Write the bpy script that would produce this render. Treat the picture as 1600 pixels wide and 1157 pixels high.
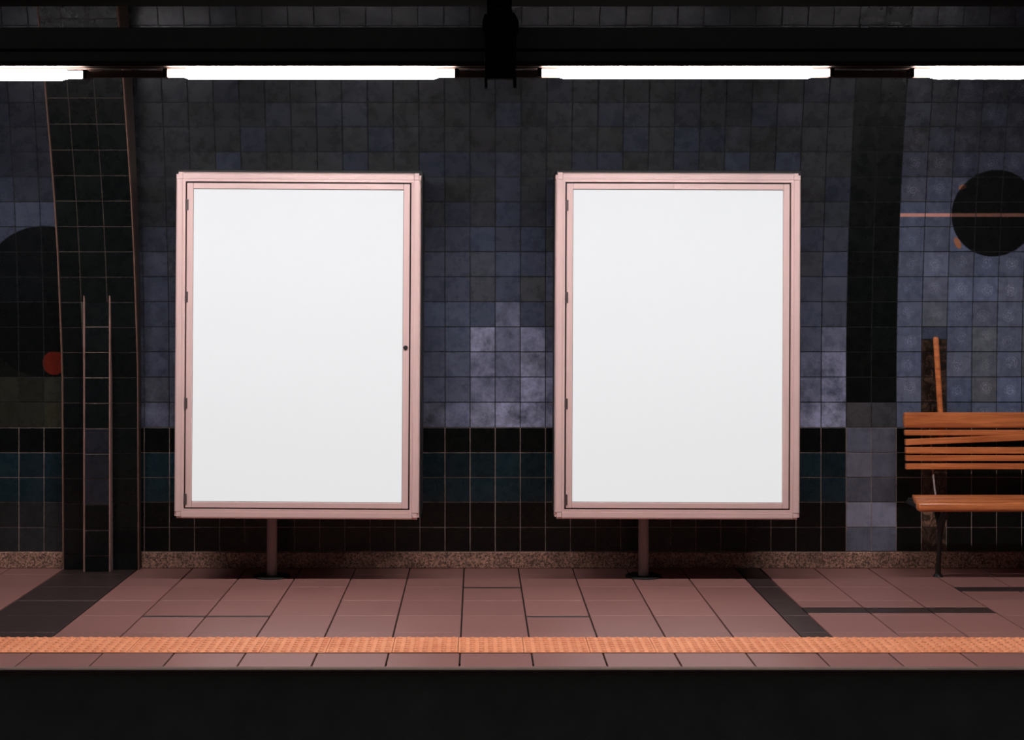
import bpy, bmesh, math, random
from mathutils import Vector, Matrix

random.seed(7)
scn = bpy.context.scene
for o in list(bpy.data.objects):
    bpy.data.objects.remove(o, do_unlink=True)
COL = scn.collection

# ------------------------------------------------------------------ camera
F = 2271.0            # focal length in pixels (1600 px wide frame)
EYE = 1.60            # eye height above the platform
D = 8.70              # camera to the foot of the tiled wall
cam_d = bpy.data.cameras.new('camera')
cam = bpy.data.objects.new('camera', cam_d)
COL.objects.link(cam)
cam.location = (0, 0, EYE)
cam.rotation_euler = (math.pi / 2, 0, 0)
cam_d.sensor_width = 36.0
cam_d.lens = F / 1600 * 36.0
cam_d.shift_x = 55 / 1600
cam_d.shift_y = -108.5 / 1600
cam_d.clip_end = 100
scn.camera = cam

# ------------------------------------------------------------------ world / exposure
w = bpy.data.worlds.new('world')
scn.world = w
w.use_nodes = True
bg = w.node_tree.nodes['Background']
bg.inputs[0].default_value = (0.85, 0.9, 1.0, 1)
bg.inputs[1].default_value = 0.025
TUBE_STRENGTH = 122.0
scn.view_settings.view_transform = 'Standard'
scn.view_settings.look = 'None'
scn.view_settings.exposure = 0.0
scn.view_settings.gamma = 1.0
scn.view_settings.use_curve_mapping = False


def PX(px, d):
    return (px - 745.0) * d / F


def PZ(py, d):
    return EYE - (py - 470.0) * d / F


# ------------------------------------------------------------------ helpers
def tag(o, label=None, cat=None, group=None, kind=None):
    if label: o['label'] = label
    if cat: o['category'] = cat
    if group: o['group'] = group
    if kind: o['kind'] = kind
    return o


def empty(name, loc=(0, 0, 0), parent=None):
    o = bpy.data.objects.new(name, None)
    o.empty_display_size = 0.1
    COL.objects.link(o)
    o.location = loc
    if parent: o.parent = parent
    return o


def link(name, me, mat=None, parent=None, loc=None):
    o = bpy.data.objects.new(name, me)
    COL.objects.link(o)
    if mat and not me.materials: me.materials.append(mat)
    if parent: o.parent = parent
    if loc is not None: o.location = loc
    return o


def mesh_from_bm(bm, name, smooth=False):
    bmesh.ops.recalc_face_normals(bm, faces=bm.faces)
    me = bpy.data.meshes.new(name)
    bm.to_mesh(me)
    bm.free()
    if smooth:
        for p in me.polygons: p.use_smooth = True
    return me


def bm_box(bm, x0, x1, y0, y1, z0, z1, bevel=0.0, seg=2):
    vs = [bm.verts.new((x, y, z)) for x in (x0, x1) for y in (y0, y1) for z in (z0, z1)]
    idx = [(0, 1, 3, 2), (4, 6, 7, 5), (0, 4, 5, 1), (2, 3, 7, 6), (0, 2, 6, 4), (1, 5, 7, 3)]
    fs = [bm.faces.new([vs[i] for i in f]) for f in idx]
    if bevel > 0:
        es = list({e for f in fs for e in f.edges})
        bmesh.ops.bevel(bm, geom=es, offset=bevel, segments=seg, affect='EDGES', profile=0.6)
    return bm


def box_obj(name, x0, x1, y0, y1, z0, z1, mat, parent=None, bevel=0.0, seg=2):
    bm = bmesh.new()
    bm_box(bm, x0, x1, y0, y1, z0, z1, bevel, seg)
    return link(name, mesh_from_bm(bm, name), mat, parent)


def bm_prism(bm, pts_a, pts_b):
    """closed prism between two matching loops of 3-D points"""
    a = [bm.verts.new(p) for p in pts_a]
    b = [bm.verts.new(p) for p in pts_b]
    n = len(a)
    bm.faces.new(a)
    bm.faces.new(list(reversed(b)))
    for i in range(n):
        j = (i + 1) % n
        bm.faces.new([a[i], b[i], b[j], a[j]])
    return bm


def bm_lathe(bm, prof, axis='Z', n=20, origin=(0, 0, 0)):
    """prof: (radius, along) list, capped"""
    rings = []
    ox, oy, oz = origin
    for r, t in prof:
        ring = []
        for i in range(n):
            a = 2 * math.pi * i / n
            c, s = r * math.cos(a), r * math.sin(a)
            if axis == 'Z': p = (ox + c, oy + s, oz + t)
            elif axis == 'X': p = (ox + t, oy + c, oz + s)
            else: p = (ox + c, oy + t, oz + s)
            ring.append(bm.verts.new(p))
        rings.append(ring)
    for k in range(len(rings) - 1):
        for i in range(n):
            j = (i + 1) % n
            bm.faces.new([rings[k][i], rings[k][j], rings[k + 1][j], rings[k + 1][i]])
    bm.faces.new(list(reversed(rings[0])))
    bm.faces.new(rings[-1])
    return bm


def bm_tube(bm, pts, radii, n=12):
    """round bar through points with a radius per point"""
    pts = [Vector(p) for p in pts]
    rings = []
    for i, p in enumerate(pts):
        t = (pts[min(i + 1, len(pts) - 1)] - pts[max(i - 1, 0)]).normalized()
        up = Vector((0, 1, 0)) if abs(t.y) < 0.9 else Vector((1, 0, 0))
        u = t.cross(up).normalized()
        v = t.cross(u).normalized()
        r = radii[i] if isinstance(radii, (list, tuple)) else radii
        rings.append([bm.verts.new(p + (u * math.cos(2 * math.pi * k / n) + v * math.sin(2 * math.pi * k / n)) * r) for k in range(n)])
    for a, b in zip(rings[:-1], rings[1:]):
        for k in range(n):
            j = (k + 1) % n
            bm.faces.new([a[k], a[j], b[j], b[k]])
    bm.faces.new(list(reversed(rings[0])))
    bm.faces.new(rings[-1])
    return bm


# ------------------------------------------------------------------ materials
class NT:
    def __init__(self, name):
        self.m = bpy.data.materials.new(name)
        self.m.use_nodes = True
        self.t = self.m.node_tree
        self.b = self.t.nodes['Principled BSDF']

    def n(self, typ, **kw):
        nd = self.t.nodes.new(typ)
        for k, v in kw.items():
            if k.startswith('i_'):
                key = k[2:]
                nd.inputs[int(key) if key.isdigit() else key].default_value = v
            else:
                setattr(nd, k, v)
        return nd

    def l(self, a, b):
        self.t.links.new(a, b)

    def math(self, op, a, b=None, clamp=False):
        nd = self.n('ShaderNodeMath', operation=op, use_clamp=clamp)
        for i, v in enumerate((a, b)):
            if v is None: continue
            if isinstance(v, (int, float)): nd.inputs[i].default_value = v
            else: self.l(v, nd.inputs[i])
        return nd.outputs[0]

    def mix(self, fac, a, b, blend='MIX'):
        nd = self.n('ShaderNodeMix', data_type='RGBA', blend_type=blend)
        for i, v in ((0, fac), (6, a), (7, b)):
            if isinstance(v, (int, float)): nd.inputs[i].default_value = v
            elif isinstance(v, tuple): nd.inputs[i].default_value = v if len(v) == 4 else (*v, 1)
            else: self.l(v, nd.inputs[i])
        return nd.outputs[2]

    def noise(self, vec=None, scale=5, detail=4, rough=0.55, dist=0.0):
        nd = self.n('ShaderNodeTexNoise')
        nd.inputs['Scale'].default_value = scale
        nd.inputs['Detail'].default_value = detail
        nd.inputs['Roughness'].default_value = rough
        nd.inputs['Distortion'].default_value = dist
        if vec is not None: self.l(vec, nd.inputs['Vector'])
        return nd.outputs[0]

    def ramp(self, fac, a, b, ca=(0, 0, 0, 1), cb=(1, 1, 1, 1)):
        nd = self.n('ShaderNodeValToRGB')
        nd.color_ramp.elements[0].position = a
        nd.color_ramp.elements[0].color = ca
        nd.color_ramp.elements[1].position = b
        nd.color_ramp.elements[1].color = cb
        self.l(fac, nd.inputs[0])
        return nd.outputs[0]

    def pos(self):
        return self.n('ShaderNodeNewGeometry').outputs['Position']

    def sep(self, v):
        s = self.n('ShaderNodeSeparateXYZ')
        self.l(v, s.inputs[0])
        return s.outputs

    def mapped(self, vec, scale):
        mp = self.n('ShaderNodeMapping')
        mp.inputs['Scale'].default_value = scale
        self.l(vec, mp.inputs['Vector'])
        return mp.outputs[0]

    def base(self, c):
        if isinstance(c, tuple): self.b.inputs['Base Color'].default_value = (*c, 1)
        else: self.l(c, self.b.inputs['Base Color'])

    def rough(self, r):
        if isinstance(r, (int, float)): self.b.inputs['Roughness'].default_value = r
        else: self.l(r, self.b.inputs['Roughness'])

    def bump(self, h, strength=0.2, dist=0.01):
        nd = self.n('ShaderNodeBump')
        nd.inputs['Strength'].default_value = strength
        nd.inputs['Distance'].default_value = dist
        self.l(h, nd.inputs['Height'])
        self.l(nd.outputs[0], self.b.inputs['Normal'])


def simple(name, col, rough=0.5, metal=0.0, var=0.15, scale=12, bump=0.0, stretch=(1, 1, 1)):
    q = NT(name)
    v = q.mapped(q.pos(), stretch)
    nz = q.noise(v, scale, 5)
    dark = tuple(c * (1 - var) for c in col)
    lite = tuple(min(1, c * (1 + var)) for c in col)
    q.base(q.mix(nz, dark, lite))
    q.rough(rough)
    q.b.inputs['Metallic'].default_value = metal
    if bump: q.bump(nz, bump, 0.004)
    return q.m


HAZE = (0.44, 0.46, 0.66)


def smoothstep_mask(q, dist, edge, soft=0.006):
    nd = q.n('ShaderNodeMapRange')
    nd.inputs['From Min'].default_value = edge - soft
    nd.inputs['From Max'].default_value = edge + soft
    nd.inputs['To Min'].default_value = 1.0
    nd.inputs['To Max'].default_value = 0.0
    q.l(dist, nd.inputs['Value'])
    return nd.outputs[0]


def ellipse_mask(q, s, cx, cz, rx, rz, soft=0.02, rot=0.0):
    dx = q.math('SUBTRACT', s[0], cx)
    dz = q.math('SUBTRACT', s[2], cz)
    if rot:
        c, sn = math.cos(rot), math.sin(rot)
        u = q.math('ADD', q.math('MULTIPLY', dx, c), q.math('MULTIPLY', dz, sn))
        v = q.math('SUBTRACT', q.math('MULTIPLY', dz, c), q.math('MULTIPLY', dx, sn))
        dx, dz = u, v
    a = q.math('POWER', q.math('ABSOLUTE', q.math('DIVIDE', dx, rx)), 2.0)
    b = q.math('POWER', q.math('ABSOLUTE', q.math('DIVIDE', dz, rz)), 2.0)
    r = q.math('SQRT', q.math('ADD', a, b))
    return smoothstep_mask(q, r, 1.0, soft)


def tile_material(name, motif=False, mural=None, attr=False):
    """glazed wall tile; tile tint = object colour (alpha = amount of pale scuffing and painted sheen)"""
    q = NT(name)
    if attr:
        at = q.n('ShaderNodeAttribute', attribute_name='tint')
        tint, alpha = at.outputs['Color'], at.outputs['Alpha']
        rnd = 0.5
    else:
        oi = q.n('ShaderNodeObjectInfo')
        tint, alpha, rnd = oi.outputs['Color'], oi.outputs['Alpha'], oi.outputs['Random']
    p = q.pos()
    s = q.sep(p)
    # fired glaze mottling
    n1 = q.noise(p, 16, 5, 0.65)
    streak = q.noise(q.mapped(p, (60, 60, 9)), 1.0, 3, 0.6)
    mott = q.math('ADD', q.math('MULTIPLY', n1, 0.7), q.math('MULTIPLY', streak, 0.5))
    col = q.mix(1.0, tint, q.ramp(mott, 0.35, 0.85, (0.76, 0.76, 0.76, 1), (1.25, 1.25, 1.25, 1)), 'MULTIPLY')
    # pale limescale scuffs; also carries the wall sheen painted in as colour
    hz = q.ramp(q.noise(p, 9.0, 7, 0.64, 0.12), 0.30, 0.72)
    fine = q.noise(p, 60, 3, 0.6)
    fac = q.math('MULTIPLY', q.math('MULTIPLY', hz, alpha), q.math('ADD', q.math('MULTIPLY', fine, 0.8), 0.45), True)
    col = q.mix(fac, col, HAZE)
    if motif:
        tc = q.n('ShaderNodeTexCoord').outputs['Object']
        if not attr:
            # each impression is stamped a little off centre
            off = q.n('ShaderNodeVectorMath', operation='ADD')
            wn = q.n('ShaderNodeTexWhiteNoise', noise_dimensions='1D')
            q.l(rnd, wn.inputs['W'])
            sc = q.n('ShaderNodeVectorMath', operation='MULTIPLY_ADD')
            q.l(wn.outputs['Color'], sc.inputs[0])
            sc.inputs[1].default_value = (0.03, 0, 0.03)
            sc.inputs[2].default_value = (-0.015, 0, -0.015)
            q.l(tc, off.inputs[0]); q.l(sc.outputs[0], off.inputs[1])
            tc = off.outputs[0]
        ts = q.sep(tc)
        r = q.math('SQRT', q.math('ADD', q.math('POWER', q.math('ABSOLUTE', ts[0]), 2.0), q.math('POWER', q.math('ABSOLUTE', ts[2]), 2.0)))
        ang = q.math('ARCTAN2', ts[2], ts[0])
        petal = q.math('SINE', q.math('ADD', q.math('MULTIPLY', ang, 9.0), q.math('MULTIPLY', r, 260.0)))
        ring = q.math('SINE', q.math('MULTIPLY', r, 420.0))
        nn = q.noise(p, 55, 4, 0.7)
        body = q.math('ADD', q.math('MULTIPLY', petal, 0.30), q.math('MULTIPLY', ring, 0.38))
        body = q.math('MULTIPLY', q.math('ADD', body, 0.45, True), q.ramp(nn, 0.38, 0.62))
        inside = smoothstep_mask(q, r, 0.034, 0.006)
        st = q.math('ADD', q.math('MULTIPLY', q.ramp(q.noise(p, 1.7, 2), 0.35, 0.65), 0.5), 0.22)
        mf = q.math('MULTIPLY', q.math('MULTIPLY', body, inside), st, True)
        col = q.mix(mf, col, q.mix(1.0, q.mix(1.0, col, (3.4, 3.2, 3.0), 'MULTIPLY'), (0.03, 0.028, 0.04), 'ADD'))
    if mural:
        col = mural(q, s, col)
    q.base(col)
    q.rough(q.ramp(n1, 0.2, 0.8, (0.2, 0.2, 0.2, 1), (0.36, 0.36, 0.36, 1)))
    q.b.inputs['Specular IOR Level'].default_value = 0.3
    q.bump(q.noise(p, 22, 2), 0.12, 0.004)
    return q.m


def mural_right(q, s, col):
    dd = D - 0.06
    cx, cz, r = PX(1552, dd), PZ(334, dd), 67 * dd / F
    disc = ellipse_mask(q, s, cx, cz, r, r, 0.012)
    col = q.mix(disc, col, (0.006, 0.006, 0.006))
    for (px, py, rx, rz, rot) in ((1500, 293.5, 6, 3.6, 0.35), (1496.5, 380, 4.5, 9.5, 0.5)):
        m = ellipse_mask(q, s, PX(px, dd), PZ(py, dd), rx * dd / F, rz * dd / F, 0.12, rot)
        m = q.math('MULTIPLY', m, q.math('SUBTRACT', 1.0, q.math('MULTIPLY', disc, 0.85)))
        col = q.mix(m, col, (0.42, 0.17, 0.09))
    zl = PZ(336.5, dd)
    band = smoothstep_mask(q, q.math('ABSOLUTE', q.math('SUBTRACT', s[2], zl)), 2.7 * dd / F, 0.0012)
    stripe = q.mix(disc, (0.75, 0.36, 0.30), (0.22, 0.10, 0.075))
    return q.mix(band, col, stripe)


def mural_left(q, s, col):
    blob = ellipse_mask(q, s, PX(70, D - 0.05), PZ(472, D), 108 * D / F, 118 * D / F, 0.008)
    col = q.mix(blob, col, q.mix(0.03, (0.003, 0.0038, 0.0034), col))
    red = ellipse_mask(q, s, PX(85, D), PZ(567.5, D), 18 * D / F, 18.5 * D / F, 0.03)
    return q.mix(red, col, (0.13, 0.013, 0.007))


M = {}
M['tile'] = tile_material('glazed_tile')
M['tile_motif'] = tile_material('glazed_tile_motif', motif=True, mural=mural_right)
M['tile_left'] = tile_material('glazed_tile_mural', mural=mural_left)
M['tile_field'] = tile_material('glazed_tile_field', attr=True)
M['grout_dark'] = simple('grout_dark', (0.02, 0.021, 0.024), 0.9)
M['grout_pale'] = simple('grout_pale', (0.34, 0.26, 0.22), 0.9, var=0.5, scale=9)
M['black_paint'] = simple('black_paint', (0.014, 0.015, 0.013), 0.9)
M['black_paint'].node_tree.nodes['Principled BSDF'].inputs['Specular IOR Level'].default_value = 0.08
M['channel'] = simple('brown_channel', (0.10, 0.048, 0.03), 0.85)
M['rail_paint'] = simple('rail_paint', (0.16, 0.16, 0.14), 0.9)
M['brown_rail'] = simple('brown_rail', (0.016, 0.008, 0.005), 0.8)
M['brown_rail'].node_tree.nodes['Principled BSDF'].inputs['Specular IOR Level'].default_value = 0.1
M['concrete_dark'] = simple('concrete_dark', (0.035, 0.033, 0.03), 0.9, var=0.3, scale=5)
M['grout_pier'] = simple('grout_pier', (0.085, 0.066, 0.055), 0.9, var=0.5, scale=6)
M['pit'] = simple('sooty_concrete', (0.24, 0.25, 0.22), 0.95, var=0.3, scale=6)
M['iron'] = simple('iron', (0.012, 0.011, 0.010), 0.55)
M['dark_casing'] = simple('dark_casing', (0.012, 0.012, 0.012), 0.6)
M['post_metal'] = simple('post_metal', (0.3, 0.23, 0.215), 0.5, 0.0)
M['brass_trim'] = simple('brass_trim', (0.32, 0.18, 0.15), 0.5, 0.0, var=0.4, scale=7)
M['old_trim'] = simple('old_trim', (0.16, 0.085, 0.06), 0.6, 0.0, var=0.5, scale=5)


def brushed(name, col, axis):
    q = NT(name)
    p = q.pos()
    st = (2, 2, 120) if axis == 'X' else (120, 2, 2)
    n = q.noise(q.mapped(p, st), 1.0, 4, 0.6)
    n2 = q.noise(p, 3, 3)
    c = q.mix(q.math('ADD', q.math('MULTIPLY', n, 0.7), q.math('MULTIPLY', n2, 0.4)), tuple(x * 0.82 for x in col), tuple(min(1, x * 1.16) for x in col))
    q.base(c)
    q.rough(0.42)
    q.b.inputs['Metallic'].default_value = 0.15
    return q.m


PINK = (0.86, 0.61, 0.565)
M['alu_h'] = brushed('rose_aluminium_horizontal', PINK, 'X')
M['alu_v'] = brushed('rose_aluminium_vertical', PINK, 'Z')
M['steel'] = simple('hinge_steel', (0.16, 0.12, 0.115), 0.4, 0.5)


def panel_mat():
    q = NT('glow_panel')
    q.base((0.20, 0.205, 0.21))
    q.rough(0.55)
    q.b.inputs['Emission Color'].default_value = (0.975, 0.99, 1.0, 1)
    q.b.inputs['Emission Strength'].default_value = 0.68  # glow added to a plain panel, stands in for light falling on it
    return q.m


M['panel'] = panel_mat()


def tube_mat():
    q = NT('fluorescent_glow')
    q.base((0.9, 0.9, 0.9))
    q.b.inputs['Emission Color'].default_value = (1.0, 0.95, 0.98, 1)
    q.b.inputs['Emission Strength'].default_value = TUBE_STRENGTH
    return q.m


M['tube'] = tube_mat()


def granite():
    q = NT('speckled_granite')
    p = q.pos()
    a = q.noise(p, 110, 3, 0.7)
    b = q.noise(p, 9, 4)
    c = q.mix(q.ramp(a, 0.40, 0.62), (0.07, 0.04, 0.028), (0.80, 0.46, 0.33))
    c = q.mix(q.ramp(b, 0.35, 0.7), q.mix(0.45, c, (0.04, 0.025, 0.02)), c)
    q.base(c); q.rough(0.5)
    return q.m


M['granite'] = granite()


def stone(name, col, var, rough):
    q = NT(name)
    p = q.pos()
    oi = q.n('ShaderNodeObjectInfo')
    n = q.noise(q.mapped(p, (3, 26, 3)), 1.6, 6, 0.65)
    n2 = q.noise(p, 70, 3)
    k = q.math('ADD', q.math('MULTIPLY', n, 0.75), q.math('MULTIPLY', n2, 0.25))
    c = q.mix(k, tuple(x * (1 - var) for x in col), tuple(x * (1 + var) for x in col))
    br = q.math('ADD', q.math('MULTIPLY', oi.outputs['Random'], 0.16), 0.92)
    cc = q.n('ShaderNodeCombineColor')
    for i in range(3): q.l(br, cc.inputs[i])
    q.base(q.mix(1.0, c, cc.outputs[0], 'MULTIPLY'))
    q.rough(q.ramp(n, 0.3, 0.75, (rough - .03,) * 3 + (1,), (rough + .05,) * 3 + (1,)))
    q.b.inputs['Specular IOR Level'].default_value = 1.0
    q.b.inputs['Specular Tint'].default_value = (1.0, 0.74, 0.70, 1)
    return q.m


M['floor_tile'] = stone('floor_stone', (0.285, 0.133, 0.116), 0.16, 0.42)
M['floor_dark'] = stone('floor_stone_dark', (0.035, 0.023, 0.021), 0.15, 0.42)
M['floor_joint'] = simple('floor_joint', (0.02, 0.014, 0.012), 0.9)
M['nosing'] = simple('nosing_concrete', (0.16, 0.11, 0.085), 0.8, var=0.3, scale=14)


def tactile():
    q = NT('tactile_orange')
    p = q.pos()
    n = q.noise(p, 25, 5, 0.6)
    n2 = q.noise(p, 3, 3)
    c = q.mix(q.ramp(q.math('ADD', q.math('MULTIPLY', n, .5), q.math('MULTIPLY', n2, .5)), 0.3, 0.7), (0.74, 0.24, 0.10), (0.98, 0.42, 0.21))
    q.base(c); q.rough(0.6)
    return q.m


M['tactile'] = tactile()


def wood():
    q = NT('varnished_wood')
    p = q.pos()
    n = q.noise(q.mapped(p, (2.2, 40, 40)), 1.0, 6, 0.6, 0.8)
    c = q.mix(q.ramp(n, 0.3, 0.72), (0.40, 0.105, 0.033), (0.82, 0.27, 0.092))
    q.base(c); q.rough(0.24)
    q.bump(n, 0.04, 0.002)
    return q.m


M['wood'] = wood()


def marble():
    q = NT('brown_marble_tile')
    p = q.pos()
    oi = q.n('ShaderNodeObjectInfo')
    n = q.noise(q.mapped(p, (1, 1, 0.8)), 22, 6, 0.7, 1.2)
    c = q.mix(q.ramp(n, 0.47, 0.74), (0.018, 0.012, 0.008), (0.22, 0.13, 0.085))
    q.base(q.mix(1.0, c, oi.outputs['Color'], 'MULTIPLY'))
    q.rough(0.3)
    return q.m


M['marble'] = marble()

# ================================================================== STRUCTURE
X_L, X_R = -4.3, 4.6          # how far the platform is built sideways
CEIL = 3.55


def wall_delta(z):
    """how far the vaulted wall leans over the platform at height z"""
    return 0.0655 * max(0.0, z - 1.05) ** 2


def solve_z(py, delta):
    """height on a leaning surface seen at image row py"""
    lo, hi = -0.2, 4.5
    for _ in range(50):
        mid = (lo + hi) / 2
        y = 470 - (mid - EYE) * F / (D - delta(mid))
        if y > py: lo = mid
        else: hi = mid
    return lo


row_px = [862, 824.3, 785, 746.3, 707.5, 668.5, 629.0, 589.5, 550, 511, 471.6, 432.6, 393.6, 354.6, 315.5, 276.6, 237.4, 198.3, 160, 121.5]
ROWZ = [solve_z(p, wall_delta) for p in row_px]
while ROWZ[-1] < CEIL - 0.02:
    ROWZ.append(min(CEIL, ROWZ[-1] + 0.146))
PITCH = 0.15
X0 = -0.0398


def colx(c):
    return X0 + PITCH * c


JOINT = 0.005
TILE_T = 0.0045


def unit_tile(name):
    """1 x 1 tile in X and Z, front face toward -Y, chamfered rim, thickness 1 in Y"""
    bm = bmesh.new()
    c = 0.007
    back = [bm.verts.new((x, 1, z)) for x, z in ((-.5, -.5), (.5, -.5), (.5, .5), (-.5, .5))]
    mid = [bm.verts.new((x, 0.2, z)) for x, z in ((-.5, -.5), (.5, -.5), (.5, .5), (-.5, .5))]
    h = .5 - c
    fr = [bm.verts.new((x, 0, z)) for x, z in ((-h, -h), (h, -h), (h, h), (-h, h))]
    bm.faces.new(fr)
    for i in range(4):
        j = (i + 1) % 4
        bm.faces.new([fr[i], mid[i], mid[j], fr[j]])
        bm.faces.new([mid[i], back[i], back[j], mid[j]])
    return mesh_from_bm(bm, name)


def baked_tile(w_, h_, name, mat):
    """same tile with real size baked in (so object space is metric)"""
    me = unit_tile(name)
    me.transform(Matrix.Diagonal((w_, TILE_T, h_, 1)))
    me.materials.append(mat)
    return me


_tile_cache = {}


def tile_mesh(w_, h_, mat):
    key = (round(w_, 3), round(h_, 3), mat.name)
    if key not in _tile_cache:
        _tile_cache[key] = baked_tile(key[0], key[1], 'wall_tile', mat)
    return _tile_cache[key]


def place_tile(parent, x0, x1, z0, z1, delta, mat, tint, name='wall_tile'):
    y0, y1 = D - delta(z0), D - delta(z1)
    L = math.hypot(y1 - y0, z1 - z0)
    me = tile_mesh(x1 - x0 - JOINT, L - JOINT, mat)
    o = link(name, me, None, parent)
    tilt = math.atan2(y0 - y1, z1 - z0)
    nrm = Vector((0, -math.cos(tilt), -math.sin(tilt)))
    c = Vector(((x0 + x1) / 2, (y0 + y1) / 2, (z0 + z1) / 2)) + nrm * (TILE_T + random.uniform(-.0006, .0006))
    o.location = c
    o.rotation_euler = (tilt + random.gauss(0, .0025), 0, random.gauss(0, .0025))
    o.color = tint
    return o


def field_mesh(tiles, name, parent):
    """tiles: (x0,x1,z0,z1,delta,tint) -> one joined mesh"""
    bm = bmesh.new()
    cl = bm.loops.layers.float_color.new('tint')
    for (x0, x1, z0, z1, delta, tint) in tiles:
        j = JOINT / 2
        xa, xb, za, zb = x0 + j, x1 - j, z0 + j, z1 - j
        ya, yb = D - delta(z0), D - delta(z1)
        t = TILE_T
        f = [bm.verts.new((xa, ya - t, za)), bm.verts.new((xb, ya - t, za)), bm.verts.new((xb, yb - t, zb)), bm.verts.new((xa, yb - t, zb))]
        b = [bm.verts.new((v.co.x, v.co.y + t, v.co.z)) for v in f]
        faces = [bm.faces.new(f)]
        for i in range(4):
            k = (i + 1) % 4
            faces.append(bm.faces.new([f[k], f[i], b[i], b[k]]))
        for fc in faces:
            for lp in fc.loops: lp[cl] = tint
    me = bpy.data.meshes.new(name)
    bm.to_mesh(me); bm.free()
    o = link(name, me, M['tile_field'], parent)
    o['kind'] = 'stuff'
    return o


def backing(name, x0, x1, zlist, delta, mat, parent=None, thick=0.25):
    """curved grout bed behind the tiles"""
    bm = bmesh.new()
    prof = [(D - delta(z), z) for z in zlist]
    loop = prof + [(D + thick, zlist[-1]), (D + thick, zlist[0])]
    bm_prism(bm, [(x0, y, z) for y, z in loop], [(x1, y, z) for y, z in loop])
    return link(name, mesh_from_bm(bm, name), mat, parent)


def jit(c, lo, hi, a=0.0):
    k = random.uniform(lo, hi)
    h = random.uniform(-.06, .06)
    return (c[0] * k * (1 + h), c[1] * k, c[2] * k * (1 - h), a)


BLUE = (0.068, 0.082, 0.122)
SLATE = (0.062, 0.069, 0.078)
TEAL = (0.007, 0.023, 0.029)
BLACK = (0.0030, 0.0042, 0.0037)
GREY = (0.19, 0.198, 0.255)
OLIVE = (0.022, 0.022, 0.014)


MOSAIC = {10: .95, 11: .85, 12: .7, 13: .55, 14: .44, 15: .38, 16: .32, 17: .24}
SCUFF_SHEEN = {(-1, 5): .45, (0, 5): .8, (1, 5): 1.1, (2, 5): 1.2, (3, 5): 1.0, (0, 6): .5, (1, 6): .55, (2, 6): 1.1, (3, 6): .8,  # pale tint per tile, painting the light that falls between the cases
           (0, 7): .7, (1, 7): .45, (2, 7): .9, (3, 7): .4, (0, 8): .9, (1, 8): .4, (2, 8): .85, (1, 9): .5,
           (13, 5): 1.15, (14, 5): 1.15, (13, 6): .6, (14, 6): 1.0, (14, 7): .8, (14, 8): .5, (13, 7): .4}


def scuff_and_sheen(c, k):
    """pale limescale scuffs, strengthened to paint the light between the cases"""
    if (c, k) in SCUFF_SHEEN: return SCUFF_SHEEN[(c, k)] * 1.35
    t = {5: 0.5, 6: 0.3, 7: 0.22, 8: 0.18, 9: 0.14, 10: 0.12, 11: 0.12}.get(k, 0.06)
    return t * random.uniform(0.6, 1.15)


def tint_for(sec, c, k):
    if sec == 'center':
        if k <= 1 or k == 4: return jit(BLACK, .8, 1.4, 0.0)
        if k in (2, 3): return jit(TEAL, .6, 1.35, 0.015)
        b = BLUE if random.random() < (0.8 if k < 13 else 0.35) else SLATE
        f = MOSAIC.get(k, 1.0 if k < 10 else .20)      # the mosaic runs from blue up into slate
        if c <= -12: f *= .6  # shade between pier and first case put into the tile tint
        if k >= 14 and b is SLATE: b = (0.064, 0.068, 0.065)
        return jit(tuple(v * f for v in b), .8, 1.18, scuff_and_sheen(c, k))
    if sec == 'column':
        if k >= 6: return jit(BLACK, .8, 1.5, 0.0)
        if k == 5: return jit((0.05, 0.05, 0.053), .9, 1.2, 0.05)
        return jit(GREY, *{4: (.45, .75), 3: (.4, .7), 2: (.35, .6), 1: (1.0, 1.15), 0: (.6, .7)}[k], {1: .35, 3: .14}.get(k, .08))
    if sec == 'right':
        if k <= 4: return jit(BLACK, .8, 1.4, 0.0)
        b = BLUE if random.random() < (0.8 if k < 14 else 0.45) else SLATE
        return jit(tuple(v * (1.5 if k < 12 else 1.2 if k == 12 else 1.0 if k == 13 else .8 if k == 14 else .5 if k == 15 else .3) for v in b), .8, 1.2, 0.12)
    if sec == 'left':
        if k in (0, 1): return jit((0.016, 0.017, 0.017), .7, 1.5, 0.02)
        if k in (2, 3): return jit(TEAL, .5, 1.2, 0.02)
        if k == 4: return jit(BLACK, .8, 1.3, 0.0)
        if k in (5, 6): return jit(OLIVE, .7, 1.5, 0.01)
        if k in (7, 8, 9): return jit((0.008, 0.009, 0.007), .7, 1.4, 0.0)
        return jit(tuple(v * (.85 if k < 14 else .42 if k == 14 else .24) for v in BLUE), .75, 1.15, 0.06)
    return jit(BLACK, 1, 1)


def wall_section(name, x0, x1, cols, seclookup, matlookup, label_hidden):
    split = ROWZ[5]
    wob = backing(name, x0, x1, [ROWZ[0] - 0.12] + ROWZ[0:6], wall_delta, M['grout_pale'])
    wob['kind'] = 'structure'
    up = backing('grout_bed', x0, x1, ROWZ[5:], wall_delta, M['grout_dark'], wob)
    rest = []
    for c in cols:
        a, b = max(colx(c), x0), min(colx(c + 1), x1)
        if b - a < 0.02: continue
        for k in range(len(ROWZ) - 1):
            z0, z1 = ROWZ[k], ROWZ[k + 1]
            if z1 - z0 < 0.03: continue
            sec = seclookup(c, k)
            if label_hidden(c, k, a, b, z0, z1):
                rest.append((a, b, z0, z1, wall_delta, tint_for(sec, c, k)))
                continue
            if sec == 'strip':
                continue
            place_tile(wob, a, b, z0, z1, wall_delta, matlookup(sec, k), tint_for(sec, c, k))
    if rest: field_mesh(rest, 'tile_field', wob)
    return wob


def proj(x, z, d):
    return 745 + x * F / d, 470 - (z - EYE) * F / d


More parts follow.
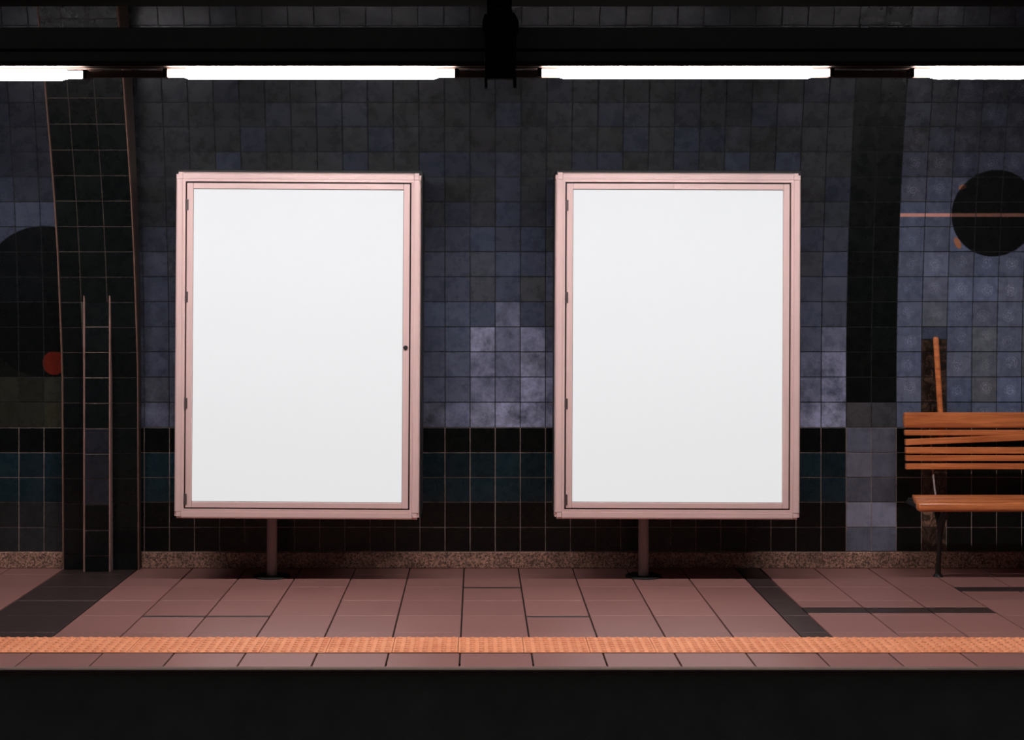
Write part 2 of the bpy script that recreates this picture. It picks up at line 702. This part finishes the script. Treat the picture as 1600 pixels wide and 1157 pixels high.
def hidden(c, k, a, b, z0, z1):
    """outside the photograph or wholly behind a display case or the lighting rail"""
    d = D - wall_delta((z0 + z1) / 2)
    xa, ya = proj(a, z0, d)
    xb, yb = proj(b, z1, d)
    if xb < 0 or xa > 1600 or ya < 0: return True
    for (l, r) in ((277, 654), (871, 1248)):
        if xa > l and xb < r and yb > 274 and ya < 806: return True
    if yb > 43 and ya < 104: return True
    return False


RIB_L, RIB_R = -2.456, -2.009
wall_left = wall_section('wall_left', X_L, RIB_L + 0.01, range(-29, -16), lambda c, k: 'left', lambda s, k: M['tile_left'], hidden)
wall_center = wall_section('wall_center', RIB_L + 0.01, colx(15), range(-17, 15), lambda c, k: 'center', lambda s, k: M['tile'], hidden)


def right_sec(c, k):
    if c in (15, 16): return 'column'
    if c == 18 and k <= 8: return 'strip'
    return 'right'


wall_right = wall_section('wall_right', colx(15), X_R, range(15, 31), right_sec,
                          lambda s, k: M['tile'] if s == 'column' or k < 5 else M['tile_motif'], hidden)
# narrow brown marble strip behind the bench
for k in range(9):
    z0, z1 = ROWZ[k], ROWZ[k + 1]
    if k == 8:
        zm = z0 + (z1 - z0) * 0.5
        place_tile(wall_right, colx(18), colx(19), zm, z1, wall_delta, M['tile_motif'], jit(BLUE, .7, .8, .05))
        z1 = zm
    g = 2.6 if k == 1 else random.uniform(.7, 1.1)  # tile below the seat tinted brighter to look lit
    place_tile(wall_right, colx(18), colx(19), z0, z1, wall_delta, M['marble'], (g, g * 0.95, g * 0.95, 1), 'marble_tile')

# ---- vaulting rib (tiled pier) left of the first display case
_rt = [(-1, .06), (0, .06), (1.18, .08), (1.49, .12), (1.86, .172), (2.23, .25), (2.88, .44), (3.6, .70)]


def rib_delta(z):
    for (za, da), (zb, db) in zip(_rt[:-1], _rt[1:]):
        if z <= zb:
            return da + (db - da) * (z - za) / (zb - za)
    return _rt[-1][1]


rib_z = [0.0, 0.094]
z = 1.144 - 7 * 0.15
rib_rows = []
while z < CEIL - 0.02:
    rib_rows.append(z)
    dz = 0.15
    for _ in range(4):
        dd = rib_delta(z + dz) - rib_delta(z)
        dz = math.sqrt(max(0.01, 0.15 ** 2 - dd * dd))
    z += dz
rib_rows.append(CEIL)
rib_rows[0] = 0.094
pier = backing('wall_pier', RIB_L, RIB_R, [0.0] + rib_rows, rib_delta, M['grout_pier'], thick=0.2)
pier['kind'] = 'structure'
rib_cols = [RIB_L + .004, -2.331, -2.178, RIB_R - .004]
PIL_TOP = 1.713
allrows = [0.0] + rib_rows
for i in range(3):
    for k in range(len(allrows) - 1):
        z0, z1 = allrows[k], allrows[k + 1]
        if z1 - z0 < 0.03: continue
        if i == 1 and z1 < PIL_TOP: continue
        t = jit(BLACK, .9, 1.6, 0.004)
        place_tile(pier, rib_cols[i], rib_cols[i + 1], z0, z1, rib_delta, M['tile'], t)
# tiled casing up the middle of the pier
PX0, PX1, PD = -2.313, -2.162, 0.13
box_obj('pilaster', PX0, PX1, D - PD, D - 0.05, 0, PIL_TOP, M['grout_pale'], pier)
k = 0
zz = -0.055
while zz < PIL_TOP - 0.02:
    z0, z1 = max(0, zz), min(PIL_TOP, zz + .15)
    t = jit(BLACK, .9, 1.5, 0.006) if k not in (3, 4, 5) else jit((0.016, 0.016, 0.02), .7, 1.2, 0.04)
    place_tile(pier, PX0 + .003, PX1 - .003, z0, z1, lambda q_: PD, M['tile'], t)
    zz += .15; k += 1
for xx in (PX0, PX1):
    box_obj('corner_trim', xx - .0045, xx + .0045, D - PD - .014, D - PD + .01, 0, PIL_TOP - random.uniform(0, .012), M['brass_trim'], pier, 0.002, 1)
for xx in (RIB_L, RIB_R):
    bm = bmesh.new()
    zs = [0.0] + rib_rows
    la = [(xx - .0038, D - rib_delta(q_) - .012, q_) for q_ in zs] + [(xx - .0038, D - rib_delta(q_) + .02, q_) for q_ in reversed(zs)]
    lb = [(xx + .0038, y_, z_) for _, y_, z_ in la]
    bm_prism(bm, la, lb)
    link('corner_trim', mesh_from_bm(bm, 'corner_trim'), M['old_trim'], pier)

# ---- granite skirting
for nm, a, b in (('baseboard_left', X_L, RIB_L - .004), ('baseboard_center', RIB_R + .004, colx(15)), ('baseboard_right', colx(15), X_R)):
    o = box_obj(nm, a, b, D - .022, D + .02, 0.0, ROWZ[0] - .002, M['granite'], None, 0.004, 1)
    o['kind'] = 'structure'

# ---- platform floor
EDGE = 6.345
floor = box_obj('floor', X_L, X_R, EDGE + .10, D + .25, -0.30, -0.012, M['floor_joint'])
floor['kind'] = 'structure'
FJ = 0.008


def floor_piece(name, x0, x1, d0, d1, mat, top=0.0, gj=FJ):
    bm = bmesh.new()
    bm_box(bm, x0 + gj / 2, x1 - gj / 2, d0 + .0004, d1 - .0004, -0.02, top)
    es = [e for e in bm.edges if all(v.co.z > top - 1e-5 for v in e.verts)]
    bmesh.ops.bevel(bm, geom=es, offset=0.0012, segments=1, affect='EDGES')
    return link(name, mesh_from_bm(bm, name), mat, floor)


cols = []
x = -2.46
while x - .324 > X_L: cols.append((x - .324, x, 'n')); x -= .324
cols.append((-2.46, -2.02, 'band'))
main = [-2.02 + .324 * i for i in range(12)]
for a, b in zip(main[:-1], main[1:]): cols.append((a, b, 'n'))
cols.append((1.544, 1.69, 'band'))
x = 1.69
while x + .324 < X_R + .2: cols.append((x, min(x + .324, X_R), 'r')); x += .324
base_rows = [6.900, 7.006, 7.376, 7.746, 8.117, 8.487, D - .0]
for (a, b, kind) in cols:
    strips = []
    if kind == 'r':
        strips = [(7.437, 7.576)] if a < 2.6 else [(7.99, 8.117)]
    mid = (a + b) / 2
    if abs(mid - 0.086) < .05: strips = [(8.077, 8.117)]
    if abs(mid - 0.41) < .05 or abs(mid + 1.534) < .05 or abs(mid + 1.21) < .05: strips = [(7.338, 7.376)]
    cuts = []
    lo = base_rows[0]
    segs = []
    for r0, r1 in zip(base_rows[:-1], base_rows[1:]):
        cur = r0
        for s0, s1 in strips:
            if s0 < r1 - 1e-6 and s1 > r0 + 1e-6:
                p0, p1 = max(s0, r0), min(s1, r1)
                if p0 - cur > .004: segs.append((cur, p0, 0))
                segs.append((p0, p1, 1)); cur = p1
        if r1 - cur > .004: segs.append((cur, r1, 0))
    for s0, s1, dk in segs:
        dark = dk or kind == 'band'
        floor_piece('inlay_strip' if dk else 'floor_tile', a, b, s0, s1, M['floor_dark'] if dark else M['floor_tile'], random.uniform(-.0006, .0006))

# row of tiles along the platform edge
x = -0.076 - .324 * 13
while x < X_R:
    if x + .324 > X_L:
        floor_piece('edge_tile', max(x, X_L), min(x + .324, X_R), EDGE, 6.590, M['floor_tile'], random.uniform(-.0006, .0006))
    x += .324

# tactile paving with truncated domes
bm = bmesh.new()
PW = 0.301
bm_box(bm, -PW / 2 + .0015, PW / 2 - .0015, -.148, .148, -.02, .0015)
for i in range(7):
    for j in range(7):
        cx, cy = (i - 3) * .0425, (j - 3) * .0415
        lo = [bm.verts.new((cx + .0145 * math.cos(t * math.pi / 4), cy + .0145 * math.sin(t * math.pi / 4), .0015)) for t in range(8)]
        hi = [bm.verts.new((cx + .0095 * math.cos(t * math.pi / 4), cy + .0095 * math.sin(t * math.pi / 4), .0075)) for t in range(8)]
        for t in range(8):
            u = (t + 1) % 8
            bm.faces.new([lo[t], lo[u], hi[u], hi[t]])
        bm.faces.new(hi)
tact_me = mesh_from_bm(bm, 'tactile_paver')
tact_me.materials.append(M['tactile'])
x = X_L + PW / 2
while x < X_R:
    o = link('tactile_paver', tact_me, None, floor, (x, 6.7475, random.uniform(-.0005, .0005)))
    x += PW

nos = box_obj('trim_1', X_L, X_R, EDGE - .03, EDGE + .022, -.030, -.001, M['nosing'], None, .005, 1)
nos['kind'] = 'structure'
pf = box_obj('wall_platform_face', X_L, X_R, EDGE + .05, EDGE + .10, -1.15, -.031, M['pit'])
pf['kind'] = 'structure'
tb = box_obj('floor_track_bed', X_L, X_R, 1.5, EDGE + .2, -1.25, -1.15, M['concrete_dark'])
tb['kind'] = 'structure'

# ---- ceiling and the deep beam the lighting hangs from
ce = box_obj('ceiling', X_L, X_R, 5.6, D + .25, CEIL, CEIL + .2, M['black_paint'])
ce['kind'] = 'structure'
BEAM_FAR = 7.05
BEAM_B = EYE + 460 * BEAM_FAR / F
bmz = box_obj('ceiling_beam', X_L, X_R, 6.30, BEAM_FAR, BEAM_B, CEIL - .001, M['black_paint'])
bmz['kind'] = 'structure'

# ================================================================== OBJECTS
# ---- display cases
FD = 8.12      # depth of the case fronts


def make_case(name, cx, cz, roll, post_dx, label, lock):
    root = empty(name, (cx, FD + .30, 0))
    tag(root, label, 'display case', 'rose framed poster cases on the platform')
    BW, BH = 383 * FD / F, 542.4 * FD / F
    hw, hh = BW / 2, BH / 2
    R = Matrix.Translation((0, -.30, cz)) @ Matrix.Rotation(roll, 4, 'Y')

    def add(nm, bm, mat, parent=root, smooth=False, post=False):
        me = mesh_from_bm(bm, nm, smooth)
        if not post: me.transform(R)
        return link(nm, me, mat, parent)

    bar, lip, gap, dbar = .039, .0145, .0085, .034
    # outer bars with a rounded outer edge; profile (inset from outside, depth)
    rr = .013
    prof = [(0, .10)] + [(rr - rr * math.cos(a), rr - rr * math.sin(a)) for a in [i * math.pi / 2 / 5 for i in range(6)]] + \
           [(bar - .0015, 0), (bar - .0015, .004), (bar, .004), (bar, .10)]
    lipp = [(bar + .0004, .0035), (bar + lip - .001, .0025), (bar + lip, .004), (bar + lip, .05), (bar + .0004, .05)]

    def side(nm, s, mat):
        """s: 0 left 1 right 2 top 3 bottom"""
        bm = bmesh.new()

        def P(t, u, v):
            if s == 0: return (-hw + u, v, t)
            if s == 1: return (hw - u, v, t)
            if s == 2: return (t, v, hh - u)
            return (t, v, -hh + u)
        L = hh if s < 2 else hw
        e = L - bar - .001
        bm_prism(bm, [P(-e, u, v) for u, v in prof], [P(e, u, v) for u, v in prof])
        bm_prism(bm, [P(-(L - u), u, v) for u, v in lipp], [P(L - u, u, v) for u, v in lipp])
        add(nm, bm, mat)
    for s in range(4):
        side('frame_bar', s, M['alu_v'] if s < 2 else M['alu_h'])
    for sx in (-1, 1):
        for sz in (-1, 1):
            bm = bmesh.new()
            x0_, x1_ = sorted((sx * hw, sx * (hw - bar + .001)))
            z0_, z1_ = sorted((sz * hh, sz * (hh - bar + .001)))
            bm_box(bm, x0_, x1_, .002, .10, z0_, z1_)
            es = []
            for e in bm.edges:
                ox = all(abs(v.co.x - sx * hw) < 1e-5 for v in e.verts)
                oz = all(abs(v.co.z - sz * hh) < 1e-5 for v in e.verts)
                fr = all(v.co.y < .01 for v in e.verts)
                if (fr and (ox or oz)) or (ox and oz): es.append(e)
            bmesh.ops.bevel(bm, geom=es, offset=.012, segments=4, affect='EDGES')
            add('corner_cap', bm, M['alu_v'])
    # dark cabinet body behind the frame, its rim standing a little above it
    bm = bmesh.new()
    bm_box(bm, -hw + .004, hw + .009, .03, .360, -hh + .012, hh + .017, .008, 2)
    bm_box(bm, -hw + bar + lip - .004, hw - bar - lip + .004, .018, .05, -hh + bar + lip - .004, hh - bar - lip + .004)
    add('casing', bm, M['dark_casing'])
    # hinged door
    o0 = bar + lip + gap
    dw, dh = hw - o0, hh - o0
    bm = bmesh.new(); bm_box(bm, -dw, -dw + dbar, .003, .030, -dh, dh, .0015, 1)
    door = add('door', bm, M['alu_v'])
    door['label'] = 'hinged inner frame around the white panel'
    bm = bmesh.new(); bm_box(bm, dw - dbar, dw, .003, .030, -dh, dh, .0015, 1); add('door_stile', bm, M['alu_v'], door)
    for sz in (-1, 1):
        bm = bmesh.new()
        z0_, z1_ = sorted((sz * dh, sz * (dh - dbar + .003)))
        bm_box(bm, -dw + dbar + .001, dw - dbar - .001, .004, .030, z0_, z1_, .0015, 1)
        add('door_rail', bm, M['alu_h'], door)
    iw, ih = dw - dbar - .0025, dh - dbar - .0005
    bm = bmesh.new(); bm_box(bm, -iw, iw, .010, .017, -ih, ih); pn = add('poster_panel', bm, M['panel'])
    pn['label'] = 'blank white panel with an added glow'
    # hinges on the left
    for hz in (hh - .185, hh - .70, hh - 1.295, -hh + .108):
        bm = bmesh.new()
        hx = -dw - gap * .35
        for k_ in range(3):
            bm_lathe(bm, [(.0042, -.031 + k_ * .0215), (.0042, -.031 + k_ * .0215 + .019)], 'Z', 10, (hx, .0005, hz))
        bm_box(bm, hx, hx + .012, .0005, .004, hz - .03, hz + .03)
        add('hinge', bm, M['steel'])
    if lock:
        bm = bmesh.new()
        bm_lathe(bm, [(.0125, .0035), (.0125, -.004), (.0095, -.0055)], 'Y', 16, (dw - dbar * .55, 0, PZ(542.5, FD) - cz))
        add('lock', bm, M['iron'])
    # round post and floor plate
    bm = bmesh.new()
    bm_lathe(bm, [(.03, .006), (.03, cz - hh + .01)], 'Z', 24, (post_dx, 0, 0))
    add('post', bm, M['post_metal'], smooth=False, post=True)
    bm = bmesh.new()
    bm_lathe(bm, [(.105, 0.0008), (.105, .006), (.10, .009)], 'Z', 28, (post_dx, 0, 0))
    bp = add('base_plate', bm, M['iron'], post=True)
    for a in (45, 135, 225, 315):
        bm = bmesh.new()
        bm_lathe(bm, [(.009, .009), (.009, .015), (.006, .017)], 'Z', 6, (post_dx + .075 * math.cos(math.radians(a)), .075 * math.sin(math.radians(a)), 0))
        add('bolt', bm, M['iron'], bp, post=True)
    return root


caseA = make_case('poster_display_case', PX(464.8, FD), PZ(540.7, FD), math.radians(.36), PX(425, FD + .30) - PX(464.8, FD),
                  'blank poster case with round black lock, nearer the tiled pier', True)
caseB = make_case('poster_display_case', PX(1059.2, FD), PZ(541.2, FD), math.radians(.22), PX(1005.5, FD + .30) - PX(1059.2, FD),
                  'blank poster case without visible lock, nearer the wooden bench', False)

# ---- lighting rail and lamps
LD = 6.75
ls = F / LD
rail = empty('lighting_rail', (0, LD + .1, PZ(108, LD + 0.05)))
tag(rail, 'long black rail carrying the tube lamps, brown lower channel', 'rail')
rz = rail.location.z


def rel(root, name, x0, x1, y0, y1, z0, z1, mat, bevel=0.0, parent=None):
    l = root.location
    bm = bmesh.new()
    bm_box(bm, x0 - l.x, x1 - l.x, y0 - l.y, y1 - l.y, z0 - l.z, z1 - l.z, bevel, 2)
    return link(name, mesh_from_bm(bm, name), mat, parent or root)


TZ = PZ(115, LD)
bm = bmesh.new()
for (y0_, y1_, z0_, z1_) in ((LD + 0.05, LD + 0.066, TZ + .052, PZ(43, LD + 0.05)), (LD + 0.066, LD + 0.2, PZ(43, LD + 0.05) - .012, PZ(43, LD + 0.05))):
    bm_box(bm, X_L, X_R, y0_ - rail.location.y, y1_ - rail.location.y, z0_ - rz, z1_ - rz)
link('trunk', mesh_from_bm(bm, 'trunk'), M['rail_paint'], rail)
rel(rail, 'channel', X_L, X_R, LD + 0.042, LD + 0.0495, TZ + .027, TZ + .066, M['channel'], .002)
rel(rail, 'light_slot_lip', X_L, X_R, LD + 0.042, LD + 0.048, TZ - .0125, TZ + .0215, M['channel'], .001)  # lower channel strip; slot above it added to light the upper wall
rel(rail, 'cover_lip', X_L, X_R, LD + 0.04, LD + 0.0495, PZ(80, LD + 0.04), PZ(76, LD + 0.04), M['brown_rail'], .002)
rel(rail, 'added_hood', X_L, X_R, LD - 0.032, LD + 0.0415, TZ + .030, TZ + .0365, M['brown_rail'], .001)  # added plate that keeps tube light off the trunk face

labels = ['glowing tube lamp cut off by the left edge of the photo',
          'glowing tube lamp above the poster case with the round lock',
          'glowing tube lamp above the poster case nearer the bench',
          'glowing tube lamp cut off by the right edge of the photo']
for (xa, xb, yc), lab in zip(((-322, 130, 117), (263, 710, 115), (847, 1295, 114), (1428, 1876, 114.5)), labels):
    X1, X2, Zc = PX(xa, LD), PX(xb, LD), PZ(yc, LD)
    r = empty('fluorescent_lamp', ((X1 + X2) / 2, LD, Zc))
    tag(r, lab, 'lamp', 'tube lamps along the lighting rail')
    hl = (X2 - X1) / 2
    bm = bmesh.new()
    R_, r_ = .0265, .0165
    bm_lathe(bm, [(r_, -hl), (r_, -hl + .065), (R_, -hl + .10), (R_, hl - .10), (r_, hl - .065), (r_, hl)], 'X', 24)
    link('tube', mesh_from_bm(bm, 'tube', True), M['tube'], r)
    for s in (-1, 1):
        bm = bmesh.new()
        xs = sorted((s * (hl + .001), s * (hl + .022)))
        bm_box(bm, xs[0], xs[1], -.02, .040, -.02, .022, .004, 2)
        link('lamp_holder', mesh_from_bm(bm, 'lamp_holder'), M['brown_rail'], r)

# ---- hanger bracket in the gap between the middle lamps
HD = LD - .08
hs = F / HD
hang = empty('rail_hanger', (PX(782, HD), HD + .04, PZ(123, HD)))
tag(hang, 'black bracket hanging the lighting rail between the two middle lamps', 'bracket')


def hp(nm, xa, xb, ya, yb, d0, d1, bev=.004):
    return rel(hang, nm, PX(xa, HD), PX(xb, HD), d0, d1, PZ(yb, HD), PZ(ya, HD), M['black_paint'], bev)


hang_top = BEAM_B + .01
l = hang.location
bm = bmesh.new()
bm_box(bm, PX(761, HD) - l.x, PX(800, HD) - l.x, LD - 0.06 - l.y, LD + 0.03 - l.y, PZ(30, HD) - l.z, hang_top - l.z, .004)
link('stem', mesh_from_bm(bm, 'stem'), M['black_paint'], hang)
bm = bmesh.new()
outl = [(757, 22), (754, 34), (753, 47), (757, 52), (758, 123), (805, 123), (807, 52), (811, 47), (810, 32), (804, 20)]
bm_prism(bm, [(PX(a, HD) - l.x, HD - l.y, PZ(b, HD) - l.z) for a, b in outl], [(PX(a, HD) - l.x, LD - 0.038 - l.y, PZ(b, HD) - l.z) for a, b in outl])
link('clamp_body', mesh_from_bm(bm, 'clamp_body'), M['black_paint'], hang)
hp('cheek_plate', 757, 761.5, 110, 137, LD - 0.075, LD - 0.035, .001)
hp('cheek_plate', 802, 807.5, 110, 137, LD - 0.075, LD - 0.035, .001)
bm = bmesh.new()
bm_lathe(bm, [(.011, 0), (.011, -.010), (.007, -.013)], 'Y', 6, (PX(780, HD) - l.x, LD - 0.06 - l.y, PZ(13, HD) - l.z))
link('bolt', mesh_from_bm(bm, 'bolt'), M['iron'], hang)

# ---- bench
BL = 1.85
bx0 = PX(1413.5, 8.53)
bench = empty('bench', (bx0 + BL / 2, 8.4, 0))
tag(bench, 'varnished wooden slat bench with black iron legs against the wall', 'bench')


def slat(nm, xa, xb, za, zb, ya, yb, bev, tilt_end=0.0, lean=0.0):
    l = bench.location
    bm = bmesh.new()
    bm_box(bm, xa - l.x, xb - l.x, ya - l.y, yb - l.y, za, zb, bev, 6)
    if tilt_end:
        for v in bm.verts: v.co.z += tilt_end * (v.co.x + l.x - xa) / (xb - xa)
    return link(nm, mesh_from_bm(bm, nm), M['wood'], bench)


backs = [(1413, 645, 669.5, 0), (1414, 672.5, 681, 0), (1415.3, 687, 696.5, .075), (1415.5, 699.5, 709.5, 0), (1415.8, 712, 721, 0), (1416, 725, 734, 0)]
for i, (xl, ya, yb, tl) in enumerate(backs):
    d = 8.55 - .014 * i
    xa = PX(xl, d)
    slat('back_slat', xa, bx0 + BL, PZ(yb, d), PZ(ya, d), d, d + (.042 if i == 0 else .03), .0195 if i == 0 else .005, tl)
seat_top = .472
for i, (d0, d1) in enumerate(((8.395, 8.445), (8.335, 8.385), (8.275, 8.325), (8.215, 8.265))):
    slat('seat_slat', PX(1427 + 1.2 * i, (d0 + d1) / 2), bx0 + BL, seat_top - .026 - .004 * i * 0, seat_top - .001 * i, d0, d1, .006)
slat('seat_slat', PX(1434, 8.15), bx0 + BL, seat_top - .058, seat_top - .004, 8.135, 8.205, .026)


def brel(pts):
    l = bench.location
    return [(a - l.x, b - l.y, c) for a, b, c in pts]


for lx in (PX(1474, 8.3), PX(1474, 8.3) + .72, PX(1474, 8.3) + 1.44):
    bm = bmesh.new()
    # cast leg: fork under the seat, single shank, spread foot
    bm_tube(bm, brel([(lx, 8.17, .425), (lx, 8.24, .40), (lx, 8.32, .35), (lx, 8.36, .27), (lx + .004, 8.39, .14), (lx + .008, 8.42, .02), (lx + .008, 8.42, 0.001)]),
            [.026, .024, .022, .015, .013, .016, .03], 12)
    bm_tube(bm, brel([(lx, 8.45, .45), (lx, 8.41, .38), (lx, 8.37, .30), (lx, 8.36, .25)]), [.018, .018, .015, .012], 10)
    bm_box(bm, lx - .02 - bench.location.x, lx + .02 - bench.location.x, 8.17 - 8.4, 8.46 - 8.4, seat_top - .052, seat_top - .0275, .004, 1)
    link('leg', mesh_from_bm(bm, 'leg'), M['iron'], bench)
    bm = bmesh.new()
    bm_tube(bm, brel([(lx + .01, 8.45, .43), (lx + .01, 8.49, .50), (lx + .01, 8.53, .62), (lx + .01, 8.59, .90)]), .0055, 10)
    link('back_support', mesh_from_bm(bm, 'back_support'), M['post_metal'], bench)
# iron end bracket at the seat's near end
bm = bmesh.new()
ex = PX(1419, 8.40)
bm_box(bm, ex - bench.location.x, ex + .045 - bench.location.x, 8.22 - 8.4, 8.44 - 8.4, seat_top - .05, seat_top - .03, .003, 1)
for q_ in range(3):
    bm_lathe(bm, [(.008, 0), (.008, .012), (.004, .016)], 'Z', 8, (ex + .008 + .012 * q_ - bench.location.x, 8.41 - 8.4, seat_top - .03))
link('end_bracket', mesh_from_bm(bm, 'end_bracket'), M['iron'], bench)
# wooden upright sticking up behind the backrest
bm = bmesh.new()
bm_tube(bm, brel([(PX(1471.5, 8.60), 8.605, PZ(690, 8.6)), (PX(1469.5, 8.60), 8.603, PZ(645, 8.6)), (PX(1462.5, 8.57), 8.575, PZ(529, 8.57)), (PX(1462.3, 8.57), 8.575, PZ(527, 8.57))]),
        [.0165, .0165, .0165, .012], 14)
up = link('upright', mesh_from_bm(bm, 'upright', True), M['wood'], bench)
up['label'] = 'thin glossy wooden upright rising above the backrest'
